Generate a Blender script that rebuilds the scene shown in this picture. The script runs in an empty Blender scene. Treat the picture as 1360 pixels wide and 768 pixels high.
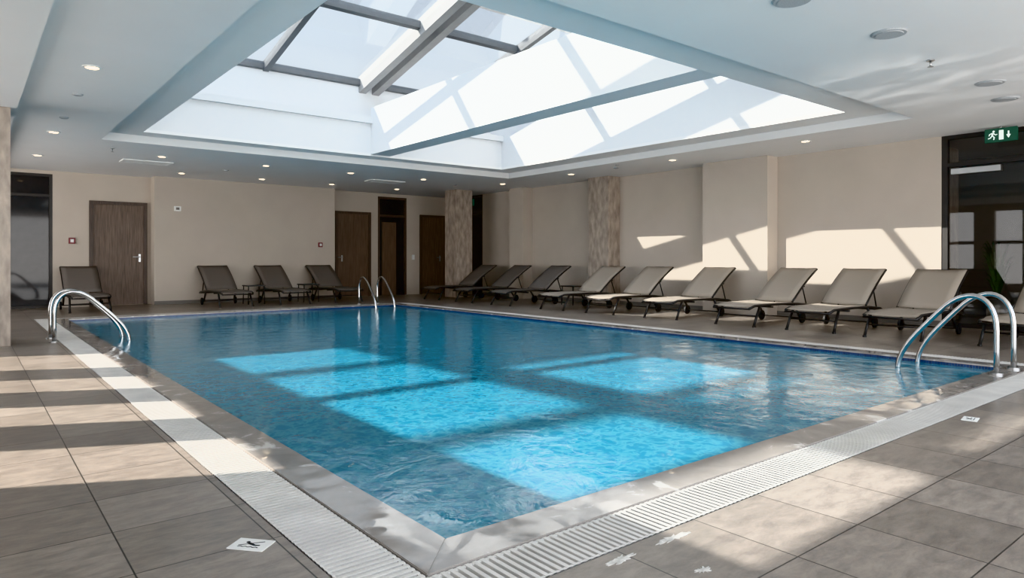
import bpy, bmesh, math, random
from mathutils import Vector, Matrix
random.seed(3)
SC = bpy.context.scene
COL = SC.collection
try:
    SC.view_settings.view_transform = 'Khronos PBR Neutral'
except Exception as ex: print(ex)
SC.view_settings.exposure = 0.66

# ---------------------------------------------------------------- materials
def new_mat(name):
    m = bpy.data.materials.new(name); m.use_nodes = True
    nt = m.node_tree; b = nt.nodes["Principled BSDF"]
    return m, nt, b

def pm(name, col, rough=0.5, metal=0.0, var=0.1, scale=8.0, bump=0.0, bscale=60.0, stretch=(1,1,1), emit=None, spec=0.5):
    m, nt, b = new_mat(name)
    tc = nt.nodes.new("ShaderNodeTexCoord"); mp = nt.nodes.new("ShaderNodeMapping")
    mp.inputs["Scale"].default_value = stretch
    nt.links.new(tc.outputs["Object"], mp.inputs[0])
    n = nt.nodes.new("ShaderNodeTexNoise"); n.inputs["Scale"].default_value = scale; n.inputs["Detail"].default_value = 5
    nt.links.new(mp.outputs[0], n.inputs["Vector"])
    r = nt.nodes.new("ShaderNodeValToRGB")
    r.color_ramp.elements[0].position = 0.3; r.color_ramp.elements[1].position = 0.7
    r.color_ramp.elements[0].color = (*[c*(1-var) for c in col], 1)
    r.color_ramp.elements[1].color = (*[min(1, c*(1+var)) for c in col], 1)
    nt.links.new(n.outputs[0], r.inputs[0]); nt.links.new(r.outputs[0], b.inputs["Base Color"])
    b.inputs["Roughness"].default_value = rough; b.inputs["Metallic"].default_value = metal
    b.inputs["Specular IOR Level"].default_value = spec
    if bump > 0:
        n2 = nt.nodes.new("ShaderNodeTexNoise"); n2.inputs["Scale"].default_value = bscale
        nt.links.new(mp.outputs[0], n2.inputs["Vector"])
        bp = nt.nodes.new("ShaderNodeBump"); bp.inputs["Strength"].default_value = bump; bp.inputs["Distance"].default_value = 0.01
        nt.links.new(n2.outputs[0], bp.inputs["Height"]); nt.links.new(bp.outputs[0], b.inputs["Normal"])
    if emit:
        b.inputs["Emission Color"].default_value = (*emit[0], 1); b.inputs["Emission Strength"].default_value = emit[1]
    return m

def glass_mat(name, tint, gloss=0.08, fr=0.35):
    m = bpy.data.materials.new(name); m.use_nodes = True; nt = m.node_tree
    nt.nodes.clear()
    o = nt.nodes.new("ShaderNodeOutputMaterial"); t = nt.nodes.new("ShaderNodeBsdfTransparent"); g = nt.nodes.new("ShaderNodeBsdfGlossy")
    t.inputs[0].default_value = (*tint, 1); g.inputs["Roughness"].default_value = 0.02
    lw = nt.nodes.new("ShaderNodeLayerWeight"); lw.inputs[0].default_value = 0.25
    mx = nt.nodes.new("ShaderNodeMixShader"); ma = nt.nodes.new("ShaderNodeMath"); ma.operation = 'MULTIPLY_ADD'
    ma.inputs[1].default_value = fr; ma.inputs[2].default_value = gloss
    nt.links.new(lw.outputs["Fresnel"], ma.inputs[0]); nt.links.new(ma.outputs[0], mx.inputs[0])
    nt.links.new(t.outputs[0], mx.inputs[1]); nt.links.new(g.outputs[0], mx.inputs[2]); nt.links.new(mx.outputs[0], o.inputs[0])
    return m

M = {}
M['ceil'] = pm("ceiling_paint", (0.80,0.79,0.78), 0.7, var=0.012, scale=2)
M['white'] = pm("well_paint", (0.74,0.745,0.75), 0.7, var=0.012, scale=2)
M['wall'] = pm("beige_wallcovering", (0.51,0.448,0.385), 0.8, var=0.03, scale=2, bump=0.15, bscale=120, stretch=(1,1,1))
M['lobby'] = pm("lobby_plaster", (0.26,0.24,0.22), 0.8, var=0.05)
M['greywall'] = pm("grey_paint", (0.20,0.185,0.17), 0.8, var=0.05)
M['marble'] = pm("grey_beige_travertine", (0.37,0.31,0.26), 0.4, var=0.30, scale=5, stretch=(2.5,2.5,0.9), bump=0.2, bscale=20)
M['wood'] = pm("dark_wood", (0.125,0.088,0.066), 0.45, var=0.35, scale=4, stretch=(14,14,0.8))
M['woodframe'] = pm("dark_wood_frame", (0.075,0.053,0.042), 0.45, var=0.3, scale=4, stretch=(14,14,0.8))
M['frame'] = pm("charcoal_metal", (0.040,0.037,0.035), 0.4, 0.3, var=0.1)
M['skyframe'] = pm("grey_aluminium", (0.13,0.135,0.14), 0.45, 0.2, var=0.05)
M['skyrafter'] = pm("light_aluminium", (0.36,0.35,0.34), 0.45, 0.1, var=0.05)
M['steel'] = pm("polished_steel", (0.62,0.61,0.60), 0.14, 1.0, var=0.03)
M['satin'] = pm("satin_steel", (0.45,0.45,0.45), 0.35, 1.0, var=0.03)
M['grate'] = pm("white_grate_plastic", (0.64,0.62,0.59), 0.45, var=0.10, scale=5)
M['channel'] = pm("drain_channel", (0.04,0.037,0.034), 0.6, var=0.2)
M['black'] = pm("black_rubber", (0.015,0.015,0.015), 0.6)
M['signwhite'] = pm("sign_white", (0.8,0.8,0.78), 0.5, var=0.03)
M['signgreen'] = pm("exit_green", (0.02,0.075,0.048), 0.4, var=0.03, emit=((0.04,0.3,0.17),0.03))
M['exitwhite'] = pm("exit_white", (0.8,0.9,0.85), 0.4, var=0.02, emit=((0.9,1,0.95),0.3))
M['red'] = pm("red_plastic", (0.17,0.025,0.03), 0.4)
M['lens'] = pm("lamp_lens", (0.9,0.8,0.65), 0.5, emit=((1.0,0.80,0.55),9.0))
M['grille'] = pm("speaker_grille", (0.42,0.43,0.44), 0.6, var=0.15, scale=120)
M['leaf'] = pm("leaf_green", (0.035,0.055,0.028), 0.6, var=0.3, spec=0.2)
M['pot'] = pm("pale_pot", (0.28,0.26,0.24), 0.5)
M['basin'] = pm("pool_tile", (0.02,0.30,0.42), 0.3)
M['skyglass'] = glass_mat("skylight_glass", (0.95,0.97,0.98), 0.02)
M['doorglass'] = glass_mat("door_glass", (0.72,0.72,0.72), 0.03, 0.14)
M['darkglass'] = pm("dark_glass", (0.035,0.033,0.033), 0.05, var=0.1, spec=0.35)
M['facade'] = pm("grey_facade", (0.30,0.30,0.31), 0.7, var=0.1)
M['residue'] = pm("dried_white_residue", (0.55,0.53,0.50), 0.3, var=0.3, scale=40)

def fabric(name, c):
    m, nt, b = new_mat(name)
    tc = nt.nodes.new("ShaderNodeTexCoord")
    w = nt.nodes.new("ShaderNodeTexWave"); w.inputs["Scale"].default_value = 60; w.bands_direction = 'Y'
    w2 = nt.nodes.new("ShaderNodeTexWave"); w2.inputs["Scale"].default_value = 60; w2.bands_direction = 'X'
    nt.links.new(tc.outputs["Object"], w.inputs[0]); nt.links.new(tc.outputs["Object"], w2.inputs[0])
    ad = nt.nodes.new("ShaderNodeMath"); ad.operation = 'MULTIPLY'
    nt.links.new(w.outputs["Fac"], ad.inputs[0]); nt.links.new(w2.outputs["Fac"], ad.inputs[1])
    r = nt.nodes.new("ShaderNodeValToRGB"); r.color_ramp.elements[0].color = (*[x*0.85 for x in c], 1); r.color_ramp.elements[1].color = (*[x*1.15 for x in c], 1)
    nt.links.new(ad.outputs[0], r.inputs[0]); nt.links.new(r.outputs[0], b.inputs["Base Color"])
    b.inputs["Roughness"].default_value = 0.85
    return m
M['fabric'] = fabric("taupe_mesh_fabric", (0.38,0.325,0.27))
M['fabricshade'] = fabric("shaded_taupe_mesh_fabric", (0.17,0.15,0.134))  # darker copy of the sling fabric, shade put into the colour

def tile_mat():
    m, nt, b = new_mat("stone_floor_tiles")
    tc = nt.nodes.new("ShaderNodeTexCoord"); mp = nt.nodes.new("ShaderNodeMapping")
    mp.inputs["Location"].default_value = (0.02, 0.09, 0)
    nt.links.new(tc.outputs["Object"], mp.inputs[0])
    br = nt.nodes.new("ShaderNodeTexBrick")
    br.inputs["Scale"].default_value = 1.0; br.inputs["Brick Width"].default_value = 0.44; br.inputs["Row Height"].default_value = 0.42
    br.inputs["Mortar Size"].default_value = 0.003; br.inputs["Mortar Smooth"].default_value = 0.15
    br.offset = 0.0; br.inputs["Bias"].default_value = 0
    br.inputs["Color1"].default_value = (0.215,0.183,0.157,1); br.inputs["Color2"].default_value = (0.295,0.255,0.222,1); br.inputs["Mortar"].default_value = (0.05,0.042,0.036,1)
    nt.links.new(mp.outputs[0], br.inputs["Vector"])
    mp2 = nt.nodes.new("ShaderNodeMapping"); mp2.inputs["Scale"].default_value = (1.0,2.4,1); nt.links.new(tc.outputs["Object"], mp2.inputs[0])
    n = nt.nodes.new("ShaderNodeTexNoise"); n.inputs["Scale"].default_value = 7; n.inputs["Detail"].default_value = 14; n.inputs["Distortion"].default_value = 0.3; n.inputs["Roughness"].default_value = 0.72
    nt.links.new(mp2.outputs[0], n.inputs["Vector"])
    r = nt.nodes.new("ShaderNodeValToRGB"); r.color_ramp.elements[0].position = 0.36; r.color_ramp.elements[1].position = 0.64
    r.color_ramp.elements[0].color = (0.70,0.70,0.70,1); r.color_ramp.elements[1].color = (1.20,1.19,1.17,1)
    nt.links.new(n.outputs[0], r.inputs[0])
    mx = nt.nodes.new("ShaderNodeMix"); mx.data_type = 'RGBA'; mx.blend_type = 'MULTIPLY'; mx.inputs[0].default_value = 1
    nt.links.new(br.outputs["Color"], mx.inputs[6]); nt.links.new(r.outputs[0], mx.inputs[7]); nt.links.new(mx.outputs[2], b.inputs["Base Color"])
    mr = nt.nodes.new("ShaderNodeMapRange"); mr.inputs["To Min"].default_value = 0.2; mr.inputs["To Max"].default_value = 0.45
    nt.links.new(n.outputs[0], mr.inputs[0]); nt.links.new(mr.outputs[0], b.inputs["Roughness"])
    bp = nt.nodes.new("ShaderNodeBump"); bp.inputs["Strength"].default_value = 0.4; bp.inputs["Distance"].default_value = 0.003; bp.invert = True
    nt.links.new(br.outputs["Fac"], bp.inputs["Height"])
    bp2 = nt.nodes.new("ShaderNodeBump"); bp2.inputs["Strength"].default_value = 0.25; bp2.inputs["Distance"].default_value = 0.004
    nt.links.new(n.outputs[0], bp2.inputs["Height"]); nt.links.new(bp.outputs[0], bp2.inputs["Normal"]); nt.links.new(bp2.outputs[0], b.inputs["Normal"])
    return m
M['floor'] = tile_mat()

def coping_mat():
    m, nt, b = new_mat("wet_stone_coping")
    tc = nt.nodes.new("ShaderNodeTexCoord")
    n = nt.nodes.new("ShaderNodeTexNoise"); n.inputs["Scale"].default_value = 4; n.inputs["Detail"].default_value = 9; n.inputs["Distortion"].default_value = 0.8; n.inputs["Roughness"].default_value = 0.6
    nt.links.new(tc.outputs["Object"], n.inputs["Vector"])
    r = nt.nodes.new("ShaderNodeValToRGB"); r.color_ramp.elements[0].position = 0.35; r.color_ramp.elements[1].position = 0.60
    r.color_ramp.elements[0].color = (0.27,0.247,0.228,1); r.color_ramp.elements[1].color = (0.33,0.302,0.278,1)
    e2 = r.color_ramp.elements.new(0.655); e2.color = (0.62,0.60,0.57,1)
    nt.links.new(n.outputs[0], r.inputs[0]); nt.links.new(r.outputs[0], b.inputs["Base Color"])
    mr = nt.nodes.new("ShaderNodeMapRange"); mr.inputs["From Min"].default_value = 0.40; mr.inputs["From Max"].default_value = 0.62
    mr.inputs["To Min"].default_value = 0.02; mr.inputs["To Max"].default_value = 0.16
    nt.links.new(n.outputs[0], mr.inputs[0]); nt.links.new(mr.outputs[0], b.inputs["Roughness"])
    n2 = nt.nodes.new("ShaderNodeTexNoise"); n2.inputs["Scale"].default_value = 5; n2.inputs["Detail"].default_value = 1.0; nt.links.new(tc.outputs["Object"], n2.inputs["Vector"])
    bp = nt.nodes.new("ShaderNodeBump"); bp.inputs["Strength"].default_value = 0.3; bp.inputs["Distance"].default_value = 0.010
    nt.links.new(n2.outputs[0], bp.inputs["Height"]); nt.links.new(bp.outputs[0], b.inputs["Normal"])
    b.inputs["Specular IOR Level"].default_value = 1.0
    return m
M['coping'] = coping_mat()

def mosaic_mat():
    m, nt, b = new_mat("navy_mosaic")
    tc = nt.nodes.new("ShaderNodeTexCoord")
    br = nt.nodes.new("ShaderNodeTexBrick"); br.offset = 0; br.inputs["Brick Width"].default_value = 0.025; br.inputs["Row Height"].default_value = 0.025
    br.inputs["Scale"].default_value = 1; br.inputs["Mortar Size"].default_value = 0.001
    br.inputs["Color1"].default_value = (0.005,0.02,0.09,1); br.inputs["Color2"].default_value = (0.01,0.04,0.14,1); br.inputs["Mortar"].default_value = (0.1,0.12,0.15,1)
    nt.links.new(tc.outputs["Object"], br.inputs["Vector"]); nt.links.new(br.outputs[0], b.inputs["Base Color"])
    b.inputs["Roughness"].default_value = 0.15
    return m
M['mosaic'] = mosaic_mat()

def water_mat():
    m, nt, b = new_mat("pool_water")
    tc = nt.nodes.new("ShaderNodeTexCoord")
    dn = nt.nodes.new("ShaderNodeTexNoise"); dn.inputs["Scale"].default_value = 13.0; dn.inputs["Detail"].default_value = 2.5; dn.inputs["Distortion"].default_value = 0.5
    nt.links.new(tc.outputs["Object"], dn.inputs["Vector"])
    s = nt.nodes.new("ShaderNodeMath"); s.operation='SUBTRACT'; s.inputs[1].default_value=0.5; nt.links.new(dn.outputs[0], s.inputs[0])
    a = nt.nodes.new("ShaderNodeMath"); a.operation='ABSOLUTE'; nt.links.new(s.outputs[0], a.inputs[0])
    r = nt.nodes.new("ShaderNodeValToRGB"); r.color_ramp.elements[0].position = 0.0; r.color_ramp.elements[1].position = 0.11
    r.color_ramp.elements[0].color = (0.050,0.275,0.375,1); r.color_ramp.elements[1].color = (0.013,0.180,0.300,1)  # pale ridges paint caustic light into the water colour
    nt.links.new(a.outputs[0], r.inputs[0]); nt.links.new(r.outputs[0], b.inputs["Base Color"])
    b.inputs["Roughness"].default_value = 0.02; b.inputs["IOR"].default_value = 1.36
    n1 = nt.nodes.new("ShaderNodeTexNoise"); n1.inputs["Scale"].default_value = 3.6; n1.inputs["Detail"].default_value = 5; n1.inputs["Roughness"].default_value = 0.6
    n1.inputs["Distortion"].default_value = 0.8
    nt.links.new(tc.outputs["Object"], n1.inputs["Vector"])
    bp = nt.nodes.new("ShaderNodeBump"); bp.inputs["Strength"].default_value = 0.3; bp.inputs["Distance"].default_value = 0.024
    nt.links.new(n1.outputs[0], bp.inputs["Height"]); nt.links.new(bp.outputs[0], b.inputs["Normal"])
    return m
M['water'] = water_mat()

# ---------------------------------------------------------------- mesh helpers
def obj_from_bm(name, bm, mat, parent=None, loc=(0,0,0)):
    bmesh.ops.recalc_face_normals(bm, faces=bm.faces[:])
    me = bpy.data.meshes.new(name); bm.to_mesh(me); bm.free()
    mats = mat if isinstance(mat, list) else [mat]
    for x in mats: me.materials.append(x)
    o = bpy.data.objects.new(name, me); o.location = loc; COL.objects.link(o)
    if parent: o.parent = parent
    return o

def add_box(bm, x0,x1,y0,y1,z0,z1, mi=0):
    vs = [bm.verts.new(p) for p in [(x0,y0,z0),(x1,y0,z0),(x1,y1,z0),(x0,y1,z0),(x0,y0,z1),(x1,y0,z1),(x1,y1,z1),(x0,y1,z1)]]
    for f in [(0,3,2,1),(4,5,6,7),(0,1,5,4),(1,2,6,5),(2,3,7,6),(3,0,4,7)]:
        fc = bm.faces.new([vs[i] for i in f]); fc.material_index = mi
    return vs

def boxes(name, lst, mat, parent=None, loc=(0,0,0), bevel=0):
    bm = bmesh.new()
    for b in lst: add_box(bm, *b)
    if bevel: bmesh.ops.bevel(bm, geom=bm.edges[:], offset=bevel, segments=2, affect='EDGES')
    return obj_from_bm(name, bm, mat, parent, loc)

def struct(o): o["kind"] = "structure"; return o

def add_tube(bm, pts, r, seg=12, mi=0):
    pts = [Vector(p) for p in pts]; rings = []
    n = len(pts); up = None
    for i, p in enumerate(pts):
        d = (pts[min(i+1,n-1)] - pts[max(i-1,0)]).normalized()
        if up is None:
            up = Vector((0,0,1)) if abs(d.z) < 0.9 else Vector((1,0,0))
        s = d.cross(up).normalized(); up = s.cross(d).normalized()
        rings.append([bm.verts.new(p + r*(math.cos(2*math.pi*k/seg)*s + math.sin(2*math.pi*k/seg)*up)) for k in range(seg)])
    for i in range(n-1):
        for k in range(seg):
            f = bm.faces.new([rings[i][k], rings[i][(k+1)%seg], rings[i+1][(k+1)%seg], rings[i+1][k]]); f.smooth = True; f.material_index = mi
    bm.faces.new(rings[0]); bm.faces.new(rings[-1])

def add_disc(bm, c, r, h, axis='Z', seg=28, r2=None):
    r2 = r if r2 is None else r2
    c = Vector(c); A = {'Z':(Vector((1,0,0)),Vector((0,1,0)),Vector((0,0,1))),'Y':(Vector((1,0,0)),Vector((0,0,1)),Vector((0,1,0))),'X':(Vector((0,1,0)),Vector((0,0,1)),Vector((1,0,0)))}[axis]
    a = [bm.verts.new(c + r*(math.cos(2*math.pi*k/seg)*A[0]+math.sin(2*math.pi*k/seg)*A[1])) for k in range(seg)]
    b = [bm.verts.new(c + A[2]*h + r2*(math.cos(2*math.pi*k/seg)*A[0]+math.sin(2*math.pi*k/seg)*A[1])) for k in range(seg)]
    bm.faces.new(a); bm.faces.new(b)
    for k in range(seg): bm.faces.new([a[k],a[(k+1)%seg],b[(k+1)%seg],b[k]])

def bez(p0,p1,p2,p3,n=12):
    out=[]
    for i in range(n+1):
        t=i/n; out.append(tuple((1-t)**3*a+3*(1-t)**2*t*b+3*(1-t)*t*t*c+t**3*d for a,b,c,d in zip(p0,p1,p2,p3)))
    return out

def empty(name, loc, label, cat, group=None, rot=0):
    e = bpy.data.objects.new(name, None); e.empty_display_size = 0.1; e.location = loc; e.rotation_euler = (0,0,rot); COL.objects.link(e)
    e["label"] = label; e["category"] = cat
    if group: e["group"] = group
    return e

def tag(o, label, cat, group=None):
    o["label"] = label; o["category"] = cat
    if group: o["group"] = group
    return o

def dup(root, loc, rot=None, label=None):
    n = root.copy(); COL.objects.link(n); n.location = loc
    if rot is not None: n.rotation_euler = (0,0,rot)
    if label: n["label"] = label
    for ch in list(root.children):
        c = ch.copy(); COL.objects.link(c); c.parent = n
        for g in list(ch.children):
            k = g.copy(); COL.objects.link(k); k.parent = c
    return n

# ---------------------------------------------------------------- room constants
ZC = 2.85; ZU = 2.97
PX0,PX1,PY0,PY1 = 1.335,7.5,2.03,13.42      # pool
CW = 0.20; GW = 0.24
GX0,GX1,GY0,GY1 = PX0-CW-GW, PX1+CW+GW, PY0-CW-GW, PY1+CW+GW
RX0,RX1,RY0,RY1 = -2.5,11.4,-2.0,17.0
WX0,WX1,WY0,WY1 = 2.14,9.15,4.25,11.7       # skylight well
KX0,KX1,KY0,KY1 = 1.63,9.65,3.6,12.07       # coffer

def ring(name, o, i, z0, z1, mat, parent=None):
    return boxes(name, [(o[0],o[1],o[2],i[2],z0,z1),(o[0],o[1],i[3],o[3],z0,z1),(o[0],i[0],i[2],i[3],z0,z1),(i[1],o[1],i[2],i[3],z0,z1)], mat, parent)

ZW = ZU+0.05
struct(ring("floor", (RX0-0.2,RX1+3.2,RY0,RY1+0.2), (GX0,GX1,GY0,GY1), -0.3, 0.0, M['floor']))
struct(ring("ceiling", (RX0-0.2,RX1+3.2,RY0,RY1+0.2), (KX0,KX1,KY0,KY1), ZC, ZU, M['ceil']))
struct(ring("trim_1", (RX0-0.2,RX1+3.2,RY0,RY1+0.2), (WX0,WX1,WY0,WY1), ZU, ZW, M['ceil']))
struct(boxes("trim_2", [(RX0,0.47,RY0,RY1,ZC-0.09,ZC)], M['ceil']))

# skylight plane
SL = 0.23; SY = 12.1; SZ = 4.42
def sz(y): return SZ + SL*(SY-y)
def sloped_wall(name, x0,x1,y0,y1,z0,mat):
    bm = bmesh.new(); vs = add_box(bm,x0,x1,y0,y1,z0,1)
    for v in vs[4:]: v.co.z = sz(v.co.y)
    return struct(obj_from_bm(name,bm,mat))
sloped_wall("wall_well_right", WX1,WX1+0.2,WY0-0.2,SY+0.2,ZW,M['white'])
sloped_wall("wall_well_side", WX0-0.2,WX0,WY0-0.2,SY+0.2,ZW,M['white'])
sloped_wall("wall_well_near", WX0,WX1,WY0-0.2,WY0,ZW,M['white'])
struct(boxes("wall_well_back", [(WX0,WX1,WY1,SY,ZW,3.67),(WX0,WX1,SY,SY+0.2,ZW,SZ-0.02)], M['white']))
struct(boxes("trim_3", [(6.0,6.4,WY0,WY1,3.0,3.88)], M['white']))
struct(boxes("trim_6", [(WX0,6.0,WY1-0.07,WY1,3.58,3.70),(6.4,WX1,WY1-0.07,WY1,3.58,3.70)], M['white']))

def tilt_box(bm, x0,x1,y0,y1,dz0,dz1):
    vs = add_box(bm,x0,x1,y0,y1,0,1)
    for i,v in enumerate(vs): v.co.z = sz(v.co.y) + (dz0 if i<4 else dz1)
bm = bmesh.new()
for y in (SY-0.02, 9.85, 7.6, 5.35, WY0+0.07):
    tilt_box(bm, WX0,WX1, y-0.045,y+0.045,-0.06,0.06)
for x in (WX0+0.06, 4.15, 8.1, WX1-0.06):
    tilt_box(bm, x-0.05,x+0.05, WY0,SY,-0.08,0.08)
sky = struct(obj_from_bm("window_1", bm, M['skyframe']))
bm = bmesh.new()
for x in (6.02, 6.30): tilt_box(bm, x-0.075,x+0.075, WY0,SY,-0.18,0.12)
obj_from_bm("main_rafter", bm, M['skyrafter'], sky)
bm = bmesh.new(); tilt_box(bm, WX0,WX1, WY0,SY,0.0,0.012); obj_from_bm("glass", bm, M['skyglass'], sky)

struct(boxes("wall_building_and_sun_blocker",[(6.35,22,6.0,17.4,9.0,9.4),(20,27,13,18.5,3.2,12)],M['facade']))  # unseen slab added to block the high sun, plus the building beyond the glass
struct(boxes("sun_blocker_bars",[(2.0,6.35,15.30,15.46,9.0,9.2),(2.0,6.35,12.47,12.63,9.0,9.2),(3.9,4.5,6.0,17.4,9.0,9.2),(4.5,6.35,10.7,12.2,9.0,9.2),(4.5,6.35,14.5,17.4,9.0,9.2)],M['facade']))  # unseen bars added overhead to cut the high sun into patches
struct(boxes("sun_blocker_eave",[(-7.5,RX0-0.2,10.9,19,ZC,ZC+0.1)],M['white']))  # unseen eave added to keep side sun out of the far left windows

# walls
struct(boxes("wall_back", [(1.42,8.93,RY1,RY1+0.2,0,ZC),(9.84,RX1+0.2,RY1,RY1+0.2,0,ZC),(8.93,9.84,RY1,RY1+0.2,2.76,ZC),(RX0-0.2,-0.6,RY1,RY1+0.2,0,ZC),(-0.6,1.42,RY1,RY1+0.2,2.78,ZC)], M['wall']))
struct(boxes("wall_back_projection", [(3.26,7.5,16.64,RY1,0,ZC)], M['wall']))
struct(boxes("wall_right", [(RX1,RX1+0.2,3.87,15.45,0,ZC),(RX1,RX1+0.2,16.7,RY1,0,ZC)], M['wall']))
struct(boxes("wall_right_pier", [(11.06,RX1,6.50,7.85,0,ZC)], M['wall']))
struct(boxes("wall_right_pilaster", [(11.08,RX1,13.28,13.84,0,ZC)], M['wall']))
struct(boxes("wall_right_column",[(11.02,RX1,10.28,10.89,0,ZC)],M['marble']))
c1 = tag(boxes("column",[(10.05,10.58,14.80,15.33,0,ZC)],M['marble'],bevel=0.004),"square grey-beige travertine column standing near the room corner","column")
c2 = tag(boxes("column",[(-0.2,0.41,9.73,10.34,0,ZC-0.09)],M['marble'],bevel=0.004),"square grey-beige travertine column on the pool deck","column")
WA,WB=5.0,16.6
lb = [(RX0-0.2,RX0,RY0,WA,0,ZC),(RX0-0.2,RX0,WB,RY1,0,ZC),(RX0-0.2,RX0,WA,WB,0,0.25),(RX0-0.2,RX0,WA,WB,2.55,ZC)]
for y in (6.1,7.4,8.7): lb.append((RX0-0.2,RX0,y-0.28,y+0.28,0.25,2.55))
lb.append((RX0-0.2,RX0,10.2,10.8,0.25,2.55))
struct(boxes("wall_left", lb, M['wall']))
struct(boxes("window_2", [(RX0-0.12,RX0-0.08,WA,10.2,1.50,1.60)]+[(RX0-0.12,RX0-0.08,y-0.03,y+0.03,0.25,2.55) for y in (12.2,13.7,15.2)], M['frame']))
struct(boxes("baseboard_right",[(RX1-0.015,RX1,7.85,10.28,0,0.08),(RX1-0.015,RX1,3.87,6.50,0,0.08),(RX1-0.015,RX1,10.89,13.28,0,0.08),(RX1-0.015,RX1,13.84,15.45,0,0.08)],M['greywall']))
struct(boxes("baseboard_back",[(3.26,7.5,16.625,16.64,0,0.08)],M['greywall']))

# rooms beyond glazing
struct(boxes("wall_lobby",[(RX1+3.0,RX1+3.2,RY0,8.0,0,ZC),(RX1+0.2,RX1+3.0,7.8,8.0,0,ZC),(RX1+0.2,RX1+3.0,RY0,RY0+0.2,0,ZC)],M['lobby']))
struct(boxes("wall_corridor",[(RX1+3.0,RX1+3.2,15.0,17.2,0,ZC),(RX1+0.2,RX1+3.2,14.9,15.1,0,ZC),(RX1+0.2,RX1+3.2,17.2,17.4,0,ZC)],M['greywall']))
g = [(RX1+0.02,RX1+0.10,3.79,3.87,0,ZC),(RX1+0.02,RX1+0.10,RY0,3.79,2.38,2.44),(RX1+0.02,RX1+0.10,RY0,3.79,2.79,ZC),(RX1+0.02,RX1+0.10,RY0,3.79,0,0.06)]
for y in (1.6,0.0,-1.0): g.append((RX1+0.02,RX1+0.10,y-0.035,y+0.035,0.06,2.79))
w3 = struct(boxes("window_3", g, M['frame']))
boxes("glass",[(RX1+0.05,RX1+0.06,RY0,3.79,0.06,2.79)],M['doorglass'],w3)
boxes("door_closer",[(RX1-0.06,RX1+0.02,3.1,3.72,2.26,2.34)],M['satin'],w3)
cc = tag(boxes("column",[(12.6,13.0,4.15,4.5,0,ZC)],M['marble'],bevel=0.004),"square stone column in the lobby behind glass","column")
w4 = struct(boxes("door_5",[(RX1+0.02,RX1+0.1,15.45,15.51,0,ZC),(RX1+0.02,RX1+0.1,16.64,16.7,0,ZC),(RX1+0.02,RX1+0.1,15.51,16.64,2.3,2.38),(RX1+0.02,RX1+0.1,15.51,16.64,2.79,ZC)],M['frame']))
boxes("glass",[(RX1+0.05,RX1+0.06,15.51,16.64,0,2.79)],M['darkglass'],w4)
w5 = struct(boxes("window_4",[(-0.6,-0.54,RY1,RY1+0.1,0,2.78),(1.36,1.42,RY1,RY1+0.1,0,2.78),(-0.54,1.36,RY1,RY1+0.1,2.3,2.36),(-0.54,1.36,RY1,RY1+0.1,2.72,2.78),(0.5,0.55,RY1,RY1+0.1,0,2.3),(-0.54,1.36,RY1,RY1+0.1,0,0.05)],M['frame']))
boxes("glass",[(-0.54,1.36,RY1+0.05,RY1+0.06,0.05,2.72)],M['darkglass'],w5)

def door(name, x0,x1,zt, y, hx, sign=True):
    d = struct(boxes(name,[(x0+0.07,x1-0.07,y-0.025,y,0.01,zt-0.07)],M['wood']))
    boxes("door_frame",[(x0,x0+0.07,y-0.05,y,0,zt),(x1-0.07,x1,y-0.05,y,0,zt),(x0+0.07,x1-0.07,y-0.05,y,zt-0.07,zt)],M['woodframe'],d)
    bm=bmesh.new(); add_box(bm,hx-0.02,hx+0.02,y-0.035,y-0.025,0.95,1.12); add_tube(bm,[(hx,y-0.035,1.06),(hx,y-0.075,1.06),(hx-0.02,y-0.08,1.06),(hx-0.14,y-0.08,1.06)],0.010)
    obj_from_bm("handle",bm,M['satin'],d)
    return d
door("door_1",2.07,3.18,2.27,RY1,3.03)
door("door_2",7.66,8.70,2.30,RY1,8.2-0.35)
door("door_3",10.27,11.15,2.30,RY1,10.95)
d4 = struct(boxes("door_4",[(8.93,8.99,RY1,RY1+0.1,0,2.76),(9.78,9.84,RY1,RY1+0.1,0,2.76),(8.99,9.78,RY1,RY1+0.1,2.2,2.26),(8.99,9.78,RY1,RY1+0.1,2.70,2.76)],M['woodframe']))
boxes("glass",[(8.99,9.78,RY1+0.05,RY1+0.06,2.26,2.70)],M['darkglass'],d4)
boxes("door_leaf",[(9.08,9.52,RY1+0.03,RY1+0.06,0,2.05)],M['wood'],d4)
boxes("glass",[(8.99,9.78,RY1+0.06,RY1+0.07,0,2.2)],M['darkglass'],d4)

# ---------------------------------------------------------------- pool
pool = empty("swimming_pool",(0,0,0),"rectangular indoor swimming pool with rippled turquoise water and stone coping","swimming pool")
bm=bmesh.new()
for b in [(PX0,PX1,PY0,PY1,-1.5,-1.4),(PX0-0.1,PX0,PY0-0.1,PY1+0.1,-1.5,-0.1),(PX1,PX1+0.1,PY0-0.1,PY1+0.1,-1.5,-0.1),(PX0,PX1,PY0-0.1,PY0,-1.5,-0.1),(PX0,PX1,PY1,PY1+0.1,-1.5,-0.1)]: add_box(bm,*b)
obj_from_bm("basin",bm,M['basin'],pool)
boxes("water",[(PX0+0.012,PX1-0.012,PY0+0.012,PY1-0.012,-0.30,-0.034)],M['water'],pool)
ring("mosaic_edge",(PX0-0.005,PX1+0.005,PY0-0.005,PY1+0.005),(PX0+0.012,PX1-0.012,PY0+0.012,PY1-0.012),-0.1,-0.008,M['mosaic'],pool)
o=(PX0-CW,PX1+CW,PY0-CW,PY1+CW); i=(PX0,PX1,PY0,PY1)
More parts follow.
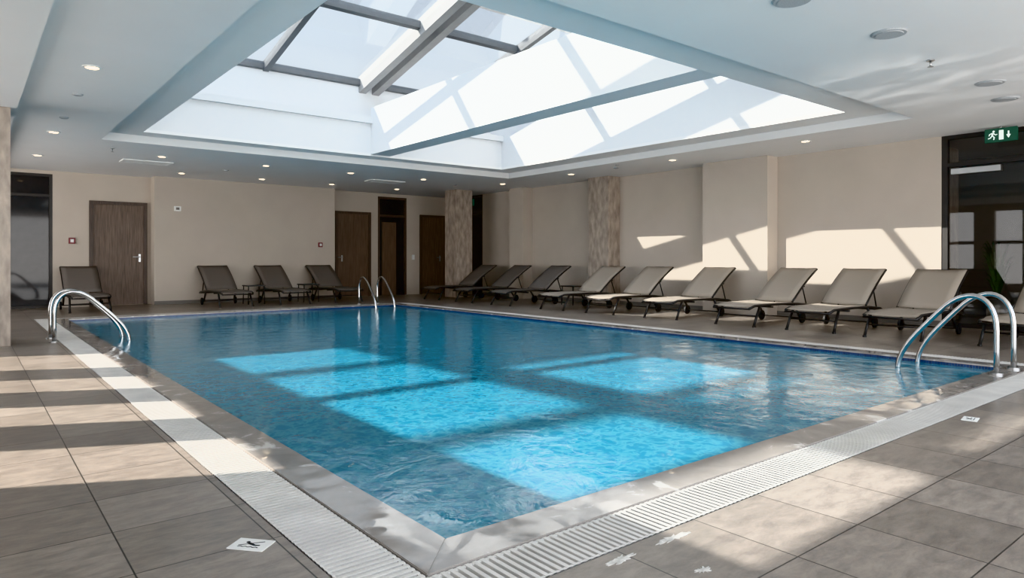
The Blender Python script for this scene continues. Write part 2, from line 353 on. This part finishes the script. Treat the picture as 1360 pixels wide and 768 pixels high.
def prism(name,quad,z0,z1,mat,parent=None,bevel=0):
    bm=bmesh.new(); a=[bm.verts.new((*q,z0)) for q in quad]; b=[bm.verts.new((*q,z1)) for q in quad]
    bm.faces.new(a); bm.faces.new(b); n=len(quad)
    for k in range(n): bm.faces.new([a[k],a[(k+1)%n],b[(k+1)%n],b[k]])
    if bevel: bmesh.ops.bevel(bm, geom=bm.edges[:], offset=bevel, segments=2, affect='EDGES')
    return obj_from_bm(name,bm,mat,parent)
for q in [[(o[0],o[2]),(o[1],o[2]),(i[1],i[2]),(i[0],i[2])],[(o[0],o[3]),(o[1],o[3]),(i[1],i[3]),(i[0],i[3])],[(o[0],o[2]),(o[0],o[3]),(i[0],i[3]),(i[0],i[2])],[(o[1],o[2]),(o[1],o[3]),(i[1],i[3]),(i[1],i[2])]]:
    prism("coping",q,-0.12,0.006,M['coping'],pool,0.003)

def grate(name, ax, a0,a1,b0,b1):
    bm=bmesh.new(); p=0.031; n=int((a1-a0)/p)
    for k in range(n):
        s=a0+k*p+0.004; t=s+0.0165
        if ax=='Y': add_box(bm,b0+0.006,b1-0.006,s,t,-0.02,0.002)
        else: add_box(bm,s,t,b0+0.006,b1-0.006,-0.02,0.002)
    for f in (0.0,0.95):
        c=b0+0.006+f*(b1-b0-0.012)
        w=0.011
        if ax=='Y': add_box(bm,c,c+w,a0,a1,-0.022,0.0)
        else: add_box(bm,a0,a1,c,c+w,-0.022,0.0)
    o=tag(obj_from_bm(name,bm,M['grate']),"white slatted overflow grate running beside the pool coping","drain grate","overflow grates around the pool")
    boxes("channel",[(b0,b1,a0,a1,-0.12,-0.06) if ax=='Y' else (a0,a1,b0,b1,-0.12,-0.06)],M['channel'],o)
    return o
grate("drain_grate",'Y',GY0+GW,GY1-GW,GX0,GX0+GW)
grate("drain_grate",'Y',GY0+GW,GY1-GW,GX1-GW,GX1)
grate("drain_grate",'X',GX0,GX1,GY0,GY0+GW)
grate("drain_grate",'X',GX0,GX1,GY1-GW,GY1)

def handrail(loc, rot, label, zs=1.0):
    e=empty("pool_handrail",loc,label,"handrail","chrome pool handrails",rot)
    pts=[(0,0,0.0),(0,0,0.2),(0,0,0.34)]+bez((0,0,0.38),(0,0,0.70),(0.22,0,0.78),(0.44,0,0.52),14)+bez((0.46,0,0.50),(0.62,0,0.32),(0.78,0,0.16),(0.80,0,-0.02),8)+[(0.80,0,-0.2)]
    pts=[(a,b,c*zs) for a,b,c in pts]
    bm=bmesh.new(); add_tube(bm,pts,0.023,14); obj_from_bm("rail",bm,M['steel'],e)
    bm=bmesh.new(); add_disc(bm,(0,0,0.0),0.048,0.016); obj_from_bm("flange",bm,M['satin'],e)
    return e
hl="polished steel grab rail curving from the deck into the pool"
handrail((0.84,10.35,0),0,hl,0.9); handrail((0.84,9.85,0),0,hl,0.9)
handrail((6.85,13.92,0),-math.pi/2,hl,0.9); handrail((7.3,13.92,0),-math.pi/2,hl,0.9)
handrail((6.95,1.93,0.006),math.pi/2,hl); handrail((7.42,1.93,0.006),math.pi/2,hl)

# ---------------------------------------------------------------- loungers
def lounger(name, fab, label, group):
    e=empty(name,(0,0,0),label,"sun lounger",group)
    W=0.32
    bm=bmesh.new()
    for s in (-1,1):
        y=s*W
        pts=[(0.0,y*0.93,0.27),(0.03,y,0.29),(0.12,y,0.315),(0.7,y,0.32),(1.25,y,0.31),(1.65,y,0.27),(1.74,y*0.95,0.25)]
        add_tube(bm,pts,0.019,8)
    for x,z in ((0.0,0.27),(0.6,0.28),(1.17,0.29),(1.74,0.25)): add_tube(bm,[(x,-W,z),(x,W,z)],0.014,8)
    obj_from_bm("frame",bm,M['frame'],e)
    for s in (-1,1):
        bm=bmesh.new(); y=s*W
        add_tube(bm,[(0.26,y,0.31),(0.16,y*1.02,0.16),(0.08,y*1.04,0.012)],0.019,8)
        add_disc(bm,(0.08,y*1.04,0.0),0.024,0.02,seg=12)
        obj_from_bm("leg",bm,M['frame'],e)
    for s in (-1,1):
        bm=bmesh.new(); y=s*W
        add_tube(bm,[(1.18,y,0.31),(1.28,y,0.18),(1.36,y,0.08)],0.019,8)
        obj_from_bm("leg",bm,M['frame'],e)
        bm=bmesh.new(); add_disc(bm,(1.36,y+s*0.022,0.078),0.078,0.03*s,axis='Y',seg=24); add_disc(bm,(1.36,y+s*0.05,0.078),0.025,0.008*s,axis='Y',seg=12)
        obj_from_bm("wheel",bm,M['black'],e)
    bm=bmesh.new(); add_tube(bm,[(0.16,-W,0.16),(0.16,W,0.16)],0.011,8); obj_from_bm("brace",bm,M['frame'],e)
    bm=bmesh.new(); add_tube(bm,[(1.36,-W,0.078),(1.36,W,0.078)],0.010,8); obj_from_bm("axle",bm,M['frame'],e)
    bm=bmesh.new(); nx,ny=10,6; g=[]
    for a in range(nx+1):
        x=0.03+a/nx*1.12; r=[]
        for b in range(ny+1):
            y=(-1+2*b/ny)*(W-0.005); z=0.340-0.018*(1-(y/W)**2)-(0.03*(1-a/nx*6) if a/nx<1/6 else 0)
            r.append(bm.verts.new((x,y,z)))
        g.append(r)
    for a in range(nx):
        for b in range(ny):
            f=bm.faces.new([g[a][b],g[a+1][b],g[a+1][b+1],g[a][b+1]]); f.smooth=True
    so=obj_from_bm("seat",bm,fab,e); md=so.modifiers.new("s","SOLIDIFY"); md.thickness=0.008
    bm=bmesh.new(); g=[]; nx=8
    hx,hz,tx,tz=1.13,0.337,1.88,0.85
    dx,dz=tx-hx,tz-hz; L=math.hypot(dx,dz); nxv=(-dz/L,dx/L)
    for a in range(nx+1):
        t=a/nx; r=[]
        bow=0.025*math.sin(math.pi*t)+0.012
        for b in range(ny+1):
            y=(-1+2*b/ny)*(W-0.003); sag=-0.012*(1-(y/W)**2)+bow
            r.append(bm.verts.new((hx+dx*t+nxv[0]*sag,y,hz+dz*t+nxv[1]*sag)))
        g.append(r)
    for a in range(nx):
        for b in range(ny):
            f=bm.faces.new([g[a][b],g[a+1][b],g[a+1][b+1],g[a][b+1]]); f.smooth=True
    bo=obj_from_bm("backrest",bm,fab,e); md=bo.modifiers.new("s","SOLIDIFY"); md.thickness=0.008
    bm=bmesh.new()
    for s in (-1,1):
        pts=[]
        for a in range(7):
            t=a/6; bow=0.025*math.sin(math.pi*t)-0.006; pts.append((hx+dx*t+nxv[0]*bow,s*W,hz+dz*t+nxv[1]*bow))
        add_tube(bm,pts,0.016,8)
    add_tube(bm,[(tx,-W,tz-0.006),(tx,W,tz-0.006)],0.016,8)
    add_tube(bm,[(1.5,-W,0.57),(1.5,W,0.57)],0.010,8)
    for s in (-1,1): add_tube(bm,[(1.50,s*(W-0.04),0.57),(1.62,s*(W-0.04),0.28)],0.010,8)
    obj_from_bm("back_frame",bm,M['frame'],e)
    return e
LR="reclining sun lounger with taupe mesh sling catching sunlight beside the wall"
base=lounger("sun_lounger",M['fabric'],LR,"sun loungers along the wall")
based=lounger("sun_lounger",M['fabricshade'],"reclining sun lounger with sling coloured darker as shade and charcoal frame","sun loungers along the wall")
ys=[14.7,13.3,11.9,10.25,8.95,7.6,6.15,5.0,3.9,2.65]
for k,y in enumerate(ys):
    yy=y-0.31+0.03; x=8.98
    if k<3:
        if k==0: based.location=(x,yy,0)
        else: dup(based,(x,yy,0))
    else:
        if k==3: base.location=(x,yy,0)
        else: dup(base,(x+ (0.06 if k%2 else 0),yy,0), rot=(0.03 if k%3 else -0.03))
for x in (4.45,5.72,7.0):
    n=dup(based,(x,14.66,0),rot=math.pi/2,label="reclining sun lounger with shade-darkened sling before the beige wall"); n["group"]="sun loungers before the back wall"
n=dup(based,(1.85,14.9,0),rot=math.pi/2,label="reclining sun lounger with shade-darkened sling beside the wooden door"); n["group"]="sun loungers before the back wall"

def table():
    e=empty("side_table",(0,0,0),"small dark side table standing between two sun loungers","side table","small side tables")
    boxes("table_top",[(-0.2,0.2,-0.2,0.2,0.40,0.425)],M['frame'],e,bevel=0.004)
    for sx in (-1,1):
        for sy in (-1,1):
            bm=bmesh.new(); add_tube(bm,[(sx*0.17,sy*0.17,0.40),(sx*0.18,sy*0.18,0.0)],0.012,8); obj_from_bm("leg",bm,M['frame'],e)
    return e
t=table(); t.location=(5.085,15.6,0)
dup(t,(6.36,15.6,0)); dup(t,(10.5,10.85,0))

# ---------------------------------------------------------------- ceiling fittings
def downlight():
    bm=bmesh.new(); seg=28
    for (r0,z0,r1,z1) in ((0.085,0.0,0.085,-0.008),(0.085,-0.008,0.06,-0.010),(0.06,-0.010,0.055,0.0)):
        a=[bm.verts.new((r0*math.cos(2*math.pi*k/seg),r0*math.sin(2*math.pi*k/seg),z0)) for k in range(seg)]
        b=[bm.verts.new((r1*math.cos(2*math.pi*k/seg),r1*math.sin(2*math.pi*k/seg),z1)) for k in range(seg)]
        for k in range(seg): bm.faces.new([a[k],a[(k+1)%seg],b[(k+1)%seg],b[k]])
    o=tag(obj_from_bm("downlight",bm,M['signwhite']),"small round recessed downlight glowing warm in the ceiling","ceiling light","recessed downlights")
    bm=bmesh.new(); add_disc(bm,(0,0,-0.006),0.055,0.004); obj_from_bm("lens",bm,M['lens'],o)
    return o
dl=downlight(); pos=[(0.95,7.6),(1.0,11.8),(2.75,13.4),(1.0,14.6),(4.6,13.4),(6.4,13.4),(8.2,13.4),(5.3,15.7),(3.6,15.7),(7.0,15.7),(8.8,15.7),(10.2,5.35),(10.2,7.9),(10.2,10.6),(10.2,13.0)]
dl.location=(*pos[0],ZC)
for p in pos[1:]: dup(dl,(*p,ZC))
def sensor(r,label,grp):
    bm=bmesh.new(); add_disc(bm,(0,0,-0.012),r*0.9,0.012,r2=r); o=tag(obj_from_bm("ceiling_speaker" if r>0.1 else "smoke_detector",bm,M['grille']),label,"ceiling speaker" if r>0.1 else "detector",grp)
    bm=bmesh.new(); add_disc(bm,(0,0,-0.017),r*0.72,0.005,r2=r*0.75); obj_from_bm("grille",bm,M['grille'],o)
    return o
sp=sensor(0.14,"round grey speaker grille set in the ceiling","ceiling speakers"); sp.location=(5.87,2.37,ZC)
for p in ((8.33,2.37),(9.3,2.5),(4.58,2.5)): dup(sp,(*p,ZC))
sd=sensor(0.055,"small round detector on the ceiling","ceiling detectors"); sd.location=(0.98,8.94,ZC)
for p in ((1.0,10.5),(4.2,14.6),(9.4,13.9),(10.2,9.3)): dup(sd,(*p,ZC))
def sprinkler(x,y):
    bm=bmesh.new(); add_disc(bm,(0,0,-0.01),0.035,0.01,seg=16); add_tube(bm,[(0,0,-0.01),(0,0,-0.06)],0.010,8); add_disc(bm,(0,0,-0.065),0.025,0.004,seg=12)
    return tag(obj_from_bm("sprinkler",bm,M['satin'],None,(x,y,ZC)),"small metal fire sprinkler hanging from the ceiling","sprinkler","fire sprinklers")
sprinkler(6.96,2.45); sprinkler(1.9,12.9); sprinkler(9.9,9.0)
def vent(x,y):
    bm=bmesh.new(); add_box(bm,-0.42,0.42,-0.22,-0.19,-0.02,0); add_box(bm,-0.42,0.42,0.19,0.22,-0.02,0); add_box(bm,-0.42,-0.39,-0.19,0.19,-0.02,0); add_box(bm,0.39,0.42,-0.19,0.19,-0.02,0)
    for k in range(5): add_box(bm,-0.39,0.39,-0.165+k*0.07,-0.115+k*0.07,-0.018,-0.004)
    o=tag(obj_from_bm("air_vent",bm,M['signwhite'],None,(x,y,ZC)),"rectangular slatted air vent in the ceiling","air vent","ceiling air vents")
    boxes("duct",[(-0.39,0.39,-0.19,0.19,-0.003,0)],M['channel'],o)
vent(2.67,14.3); vent(7.7,14.3)

def flat(bm, pts, x0, x1, mi=0):
    a=[bm.verts.new((x0,p[0],p[1])) for p in pts]; b=[bm.verts.new((x1,p[0],p[1])) for p in pts]
    n=len(pts); fs=[bm.faces.new(a),bm.faces.new(b)]
    for k in range(n): fs.append(bm.faces.new([a[k],a[(k+1)%n],b[(k+1)%n],b[k]]))
def exit_sign(loc, w, h, label):
    e=empty("exit_sign",loc,label,"exit sign")
    boxes("housing",[(0,0.05,-w/2,w/2,-h/2,h/2)],M['signgreen'],e,bevel=0.004)
    boxes("bracket",[(0.015,0.03,-0.012,0.012,h/2,ZC-loc[2])],M['satin'],e)
    bm=bmesh.new(); s=h*0.92
    def P(u,v): return (w*0.24 - u*s, v*s)
    def poly(lst): flat(bm,[P(u,v) for u,v in lst],-0.004,0.001)
    a=[P(0.06+0.08*math.cos(t*math.pi/6),0.30+0.08*math.sin(t*math.pi/6)) for t in range(12)]; flat(bm,a,-0.004,0.001)
    poly([(-0.08,0.20),(0.06,0.22),(0.02,-0.06),(-0.10,-0.06)])
    poly([(-0.10,-0.04),(-0.02,-0.04),(-0.14,-0.22),(-0.32,-0.26),(-0.33,-0.20),(-0.19,-0.16)])
    poly([(-0.04,-0.05),(0.03,-0.05),(0.14,-0.14),(0.10,-0.36),(0.03,-0.35),(0.06,-0.17)])
    poly([(0.05,0.21),(0.20,0.05),(0.30,0.10),(0.31,0.05),(0.18,-0.01),(0.02,0.14)])
    poly([(-0.07,0.20),(-0.24,0.13),(-0.28,-0.02),(-0.23,-0.03),(-0.19,0.09),(-0.06,0.14)])
    poly([(0.42,0.36),(0.72,0.36),(0.72,-0.38),(0.42,-0.38)])
    poly([(1.00,0.25),(1.10,0.25),(1.10,-0.05),(1.00,-0.05)]); poly([(0.90,-0.03),(1.20,-0.03),(1.05,-0.30)])
    obj_from_bm("pictogram",bm,M['exitwhite'],e)
    return e
exit_sign((11.15,3.05,2.73),0.38,0.19,"green exit sign with running figure, doorway and arrow")
exit_sign((11.15,15.75,2.62),0.36,0.18,"small green exit sign hanging by the glazed doorway")

def wallbox(name,x,y,z,w,h,mat,label,cat,m2=None):
    o=tag(boxes(name,[(x-w/2,x+w/2,y-0.03,y,z-h/2,z+h/2)],mat,bevel=0.003),label,cat)
    boxes("button",[(x-w/4,x+w/4,y-0.036,y-0.029,z-h/4,z+h/4)],m2 or M['signwhite'],o)
wallbox("fire_alarm",1.76,RY1,1.40,0.12,0.13,M['red'],"red fire alarm call point on the beige wall","fire alarm")
wallbox("fire_alarm",7.1,16.64,1.38,0.11,0.12,M['red'],"red fire alarm call point beside the door","fire alarm")
wallbox("thermostat",3.73,16.64,2.15,0.14,0.11,M['signwhite'],"white square wall sensor on beige wallcovering","thermostat",M['greywall'])
wallbox("light_switch",10.05,RY1,1.07,0.08,0.14,M['signwhite'],"white light switch beside a dark wooden door","light switch")

def deck_marker(x,y,rot,s=0.8):
    o=tag(boxes("pool_sign",[(-0.085,0.085,-0.055,0.055,0.0,0.003)],M['signwhite'],None,(x,y,0)),"white no-diving marker tile set on the deck beside the grate","floor sign","deck marker tiles"); o.rotation_euler=(0,0,rot); o.scale=(s,s,1)
    bm=bmesh.new()
    def fl(pts):
        pts=[(p[0]*0.8,p[1]*0.8) for p in pts]
        a=[bm.verts.new((p[0],p[1],0.0031)) for p in pts]; b=[bm.verts.new((p[0],p[1],0.004)) for p in pts]; n=len(pts); bm.faces.new(a); bm.faces.new(b)
        for k in range(n): bm.faces.new([a[k],a[(k+1)%n],b[(k+1)%n],b[k]])
    fl([(-0.03+0.011*math.cos(t*math.pi/5),0.022+0.011*math.sin(t*math.pi/5)) for t in range(10)])
    fl([(-0.025,0.012),(-0.012,0.018),(0.03,-0.004),(0.055,-0.002),(0.055,-0.010),(0.025,-0.016),(-0.02,0.0)])
    for k in range(4): fl([(-0.06+k*0.03,-0.035),(-0.045+k*0.03,-0.028),(-0.03+k*0.03,-0.035),(-0.03+k*0.03,-0.040),(-0.045+k*0.03,-0.033),(-0.06+k*0.03,-0.040)])
    fl([(-0.065,-0.022),(-0.062,-0.026),(0.06,0.040),(0.057,0.044)])
    obj_from_bm("pictogram",bm,M['black'],o)
deck_marker(0.78,2.42,math.radians(-50)); deck_marker(4.9,1.5,math.radians(10),0.75)

for (x,y,sx,sy) in ((1.98,1.53,0.11,0.022),(1.70,1.53,0.075,0.024),(1.85,1.31,0.04,0.022)):
    bm=bmesh.new(); n=34; top=[]; bot=[]
    for k in range(n):
        a=2*math.pi*k/n; rr=random.uniform(0.3,1.0)
        top.append(bm.verts.new((sx*rr*math.cos(a),sy*rr*math.sin(a),0.002))); bot.append(bm.verts.new((sx*rr*math.cos(a),sy*rr*math.sin(a),0.0)))
    bm.faces.new(top); bm.faces.new(bot)
    for k in range(n): bm.faces.new([top[k],top[(k+1)%n],bot[(k+1)%n],bot[k]])
    tag(obj_from_bm("residue_flake",bm,M['residue'],None,(x,y,0)),"irregular whitish residue patch on the stone deck","residue","residue patches beside the grate")

pl=empty("potted_plant",(12.1,3.35,0),"leafy green potted plant behind the glass doors","plant")
bm=bmesh.new(); add_disc(bm,(0,0,0.0),0.12,0.4,r2=0.16); obj_from_bm("pot",bm,M['pot'],pl)
bm=bmesh.new()
for k in range(60):
    a=random.uniform(0,6.28); r=random.uniform(0.12,0.3); h=random.uniform(0.7,1.3); wv=0.018
    d=Vector((math.cos(a),math.sin(a),0)); s=Vector((-d.y,d.x,0)); prev=None
    for j in range(6):
        t=j/5; c=d*r*t+Vector((0,0,0.38+(h-0.38)*math.sin(t*1.9)/1.0)); w=wv*math.sin(math.pi*min(0.97,t*0.9+0.1))
        cur=(bm.verts.new(c-s*w),bm.verts.new(c+s*w))
        if prev: bm.faces.new([prev[0],prev[1],cur[1],cur[0]])
        prev=cur
obj_from_bm("foliage",bm,M['leaf'],pl)

# ---------------------------------------------------------------- light
def sun(name,d,e,ang,col):
    l=bpy.data.lights.new(name,'SUN'); l.energy=e; l.angle=math.radians(ang); l.color=col
    o=bpy.data.objects.new(name,l); o.rotation_euler=Vector(d).to_track_quat('-Z','Y').to_euler(); o.location=(4,8,12); COL.objects.link(o)
sun("sun_high",(-0.05,-1.02,-1),7.5,1.0,(1.0,0.96,0.90))
sun("sun_side_added",(1.52,-0.75,-1),10.0,0.5,(1.0,0.93,0.84))  # second sun, added to light the right wall, well and left deck
l=bpy.data.lights.new("ripple_spot_added",'SPOT'); l.energy=110; l.spot_size=math.radians(75); l.spot_blend=1.0; l.shadow_soft_size=0.05; l.color=(1,0.98,0.94); l.use_nodes=True  # added spot; its noise pattern imitates water reflections on the ceiling
nt=l.node_tree; em=nt.nodes.get("Emission"); tc=nt.nodes.new("ShaderNodeTexCoord"); mp=nt.nodes.new("ShaderNodeMapping"); mp.inputs["Scale"].default_value=(3,6,1)
nz=nt.nodes.new("ShaderNodeTexNoise"); nz.inputs["Scale"].default_value=1.5; nz.inputs["Detail"].default_value=3; nz.inputs["Distortion"].default_value=1.0
cr=nt.nodes.new("ShaderNodeValToRGB"); cr.color_ramp.elements[0].position=0.46; cr.color_ramp.elements[1].position=0.72
nt.links.new(tc.outputs["Normal"],mp.inputs[0]); nt.links.new(mp.outputs[0],nz.inputs["Vector"]); nt.links.new(nz.outputs[0],cr.inputs[0]); nt.links.new(cr.outputs[0],em.inputs["Strength"])
lo=bpy.data.objects.new("ripple_spot_added",l); lo.location=(6.2,3.0,0.0); lo.rotation_euler=Vector((2.0,-0.3,2.85)).to_track_quat('-Z','Y').to_euler(); COL.objects.link(lo)

w=bpy.data.worlds.new("World"); SC.world=w; w.use_nodes=True; nt=w.node_tree
bg=nt.nodes["Background"]
tc=nt.nodes.new("ShaderNodeTexCoord"); sp_=nt.nodes.new("ShaderNodeSeparateXYZ"); cr=nt.nodes.new("ShaderNodeValToRGB")
nt.links.new(tc.outputs["Generated"],sp_.inputs[0]); nt.links.new(sp_.outputs["Z"],cr.inputs[0]); nt.links.new(cr.outputs[0],bg.inputs[0])
cr.color_ramp.elements[0].color=(0.97,0.95,0.93,1); cr.color_ramp.elements[1].position=0.4; cr.color_ramp.elements[1].color=(0.72,0.82,0.95,1)
dot=nt.nodes.new("ShaderNodeVectorMath"); dot.operation='DOT_PRODUCT'; dot.inputs[1].default_value=(-0.7,-0.71,0)
nt.links.new(tc.outputs["Generated"],dot.inputs[0])
m1=nt.nodes.new("ShaderNodeMapRange"); m1.inputs["From Min"].default_value=0.0; m1.inputs["From Max"].default_value=0.6; m1.inputs["To Min"].default_value=0.82; m1.inputs["To Max"].default_value=4.0
nt.links.new(dot.outputs["Value"],m1.inputs[0])
m2=nt.nodes.new("ShaderNodeMapRange"); m2.inputs["From Min"].default_value=0.45; m2.inputs["From Max"].default_value=0.85; m2.inputs["To Min"].default_value=0.0; m2.inputs["To Max"].default_value=0.6
nt.links.new(sp_.outputs["Z"],m2.inputs[0])
ad=nt.nodes.new("ShaderNodeMath"); nt.links.new(m1.outputs[0],ad.inputs[0]); nt.links.new(m2.outputs[0],ad.inputs[1])
nt.links.new(ad.outputs[0],bg.inputs[1])

# ---------------------------------------------------------------- camera
cd=bpy.data.cameras.new("Camera"); cam=bpy.data.objects.new("Camera",cd); COL.objects.link(cam)
cam.location=(0,0,1.0); cam.rotation_euler=Vector((0.628,0.778,0)).to_track_quat('-Z','Y').to_euler()
cd.sensor_width=36; cd.lens=36*900/1360; cd.shift_y=-39/1360; cd.clip_start=0.05
SC.camera=cam
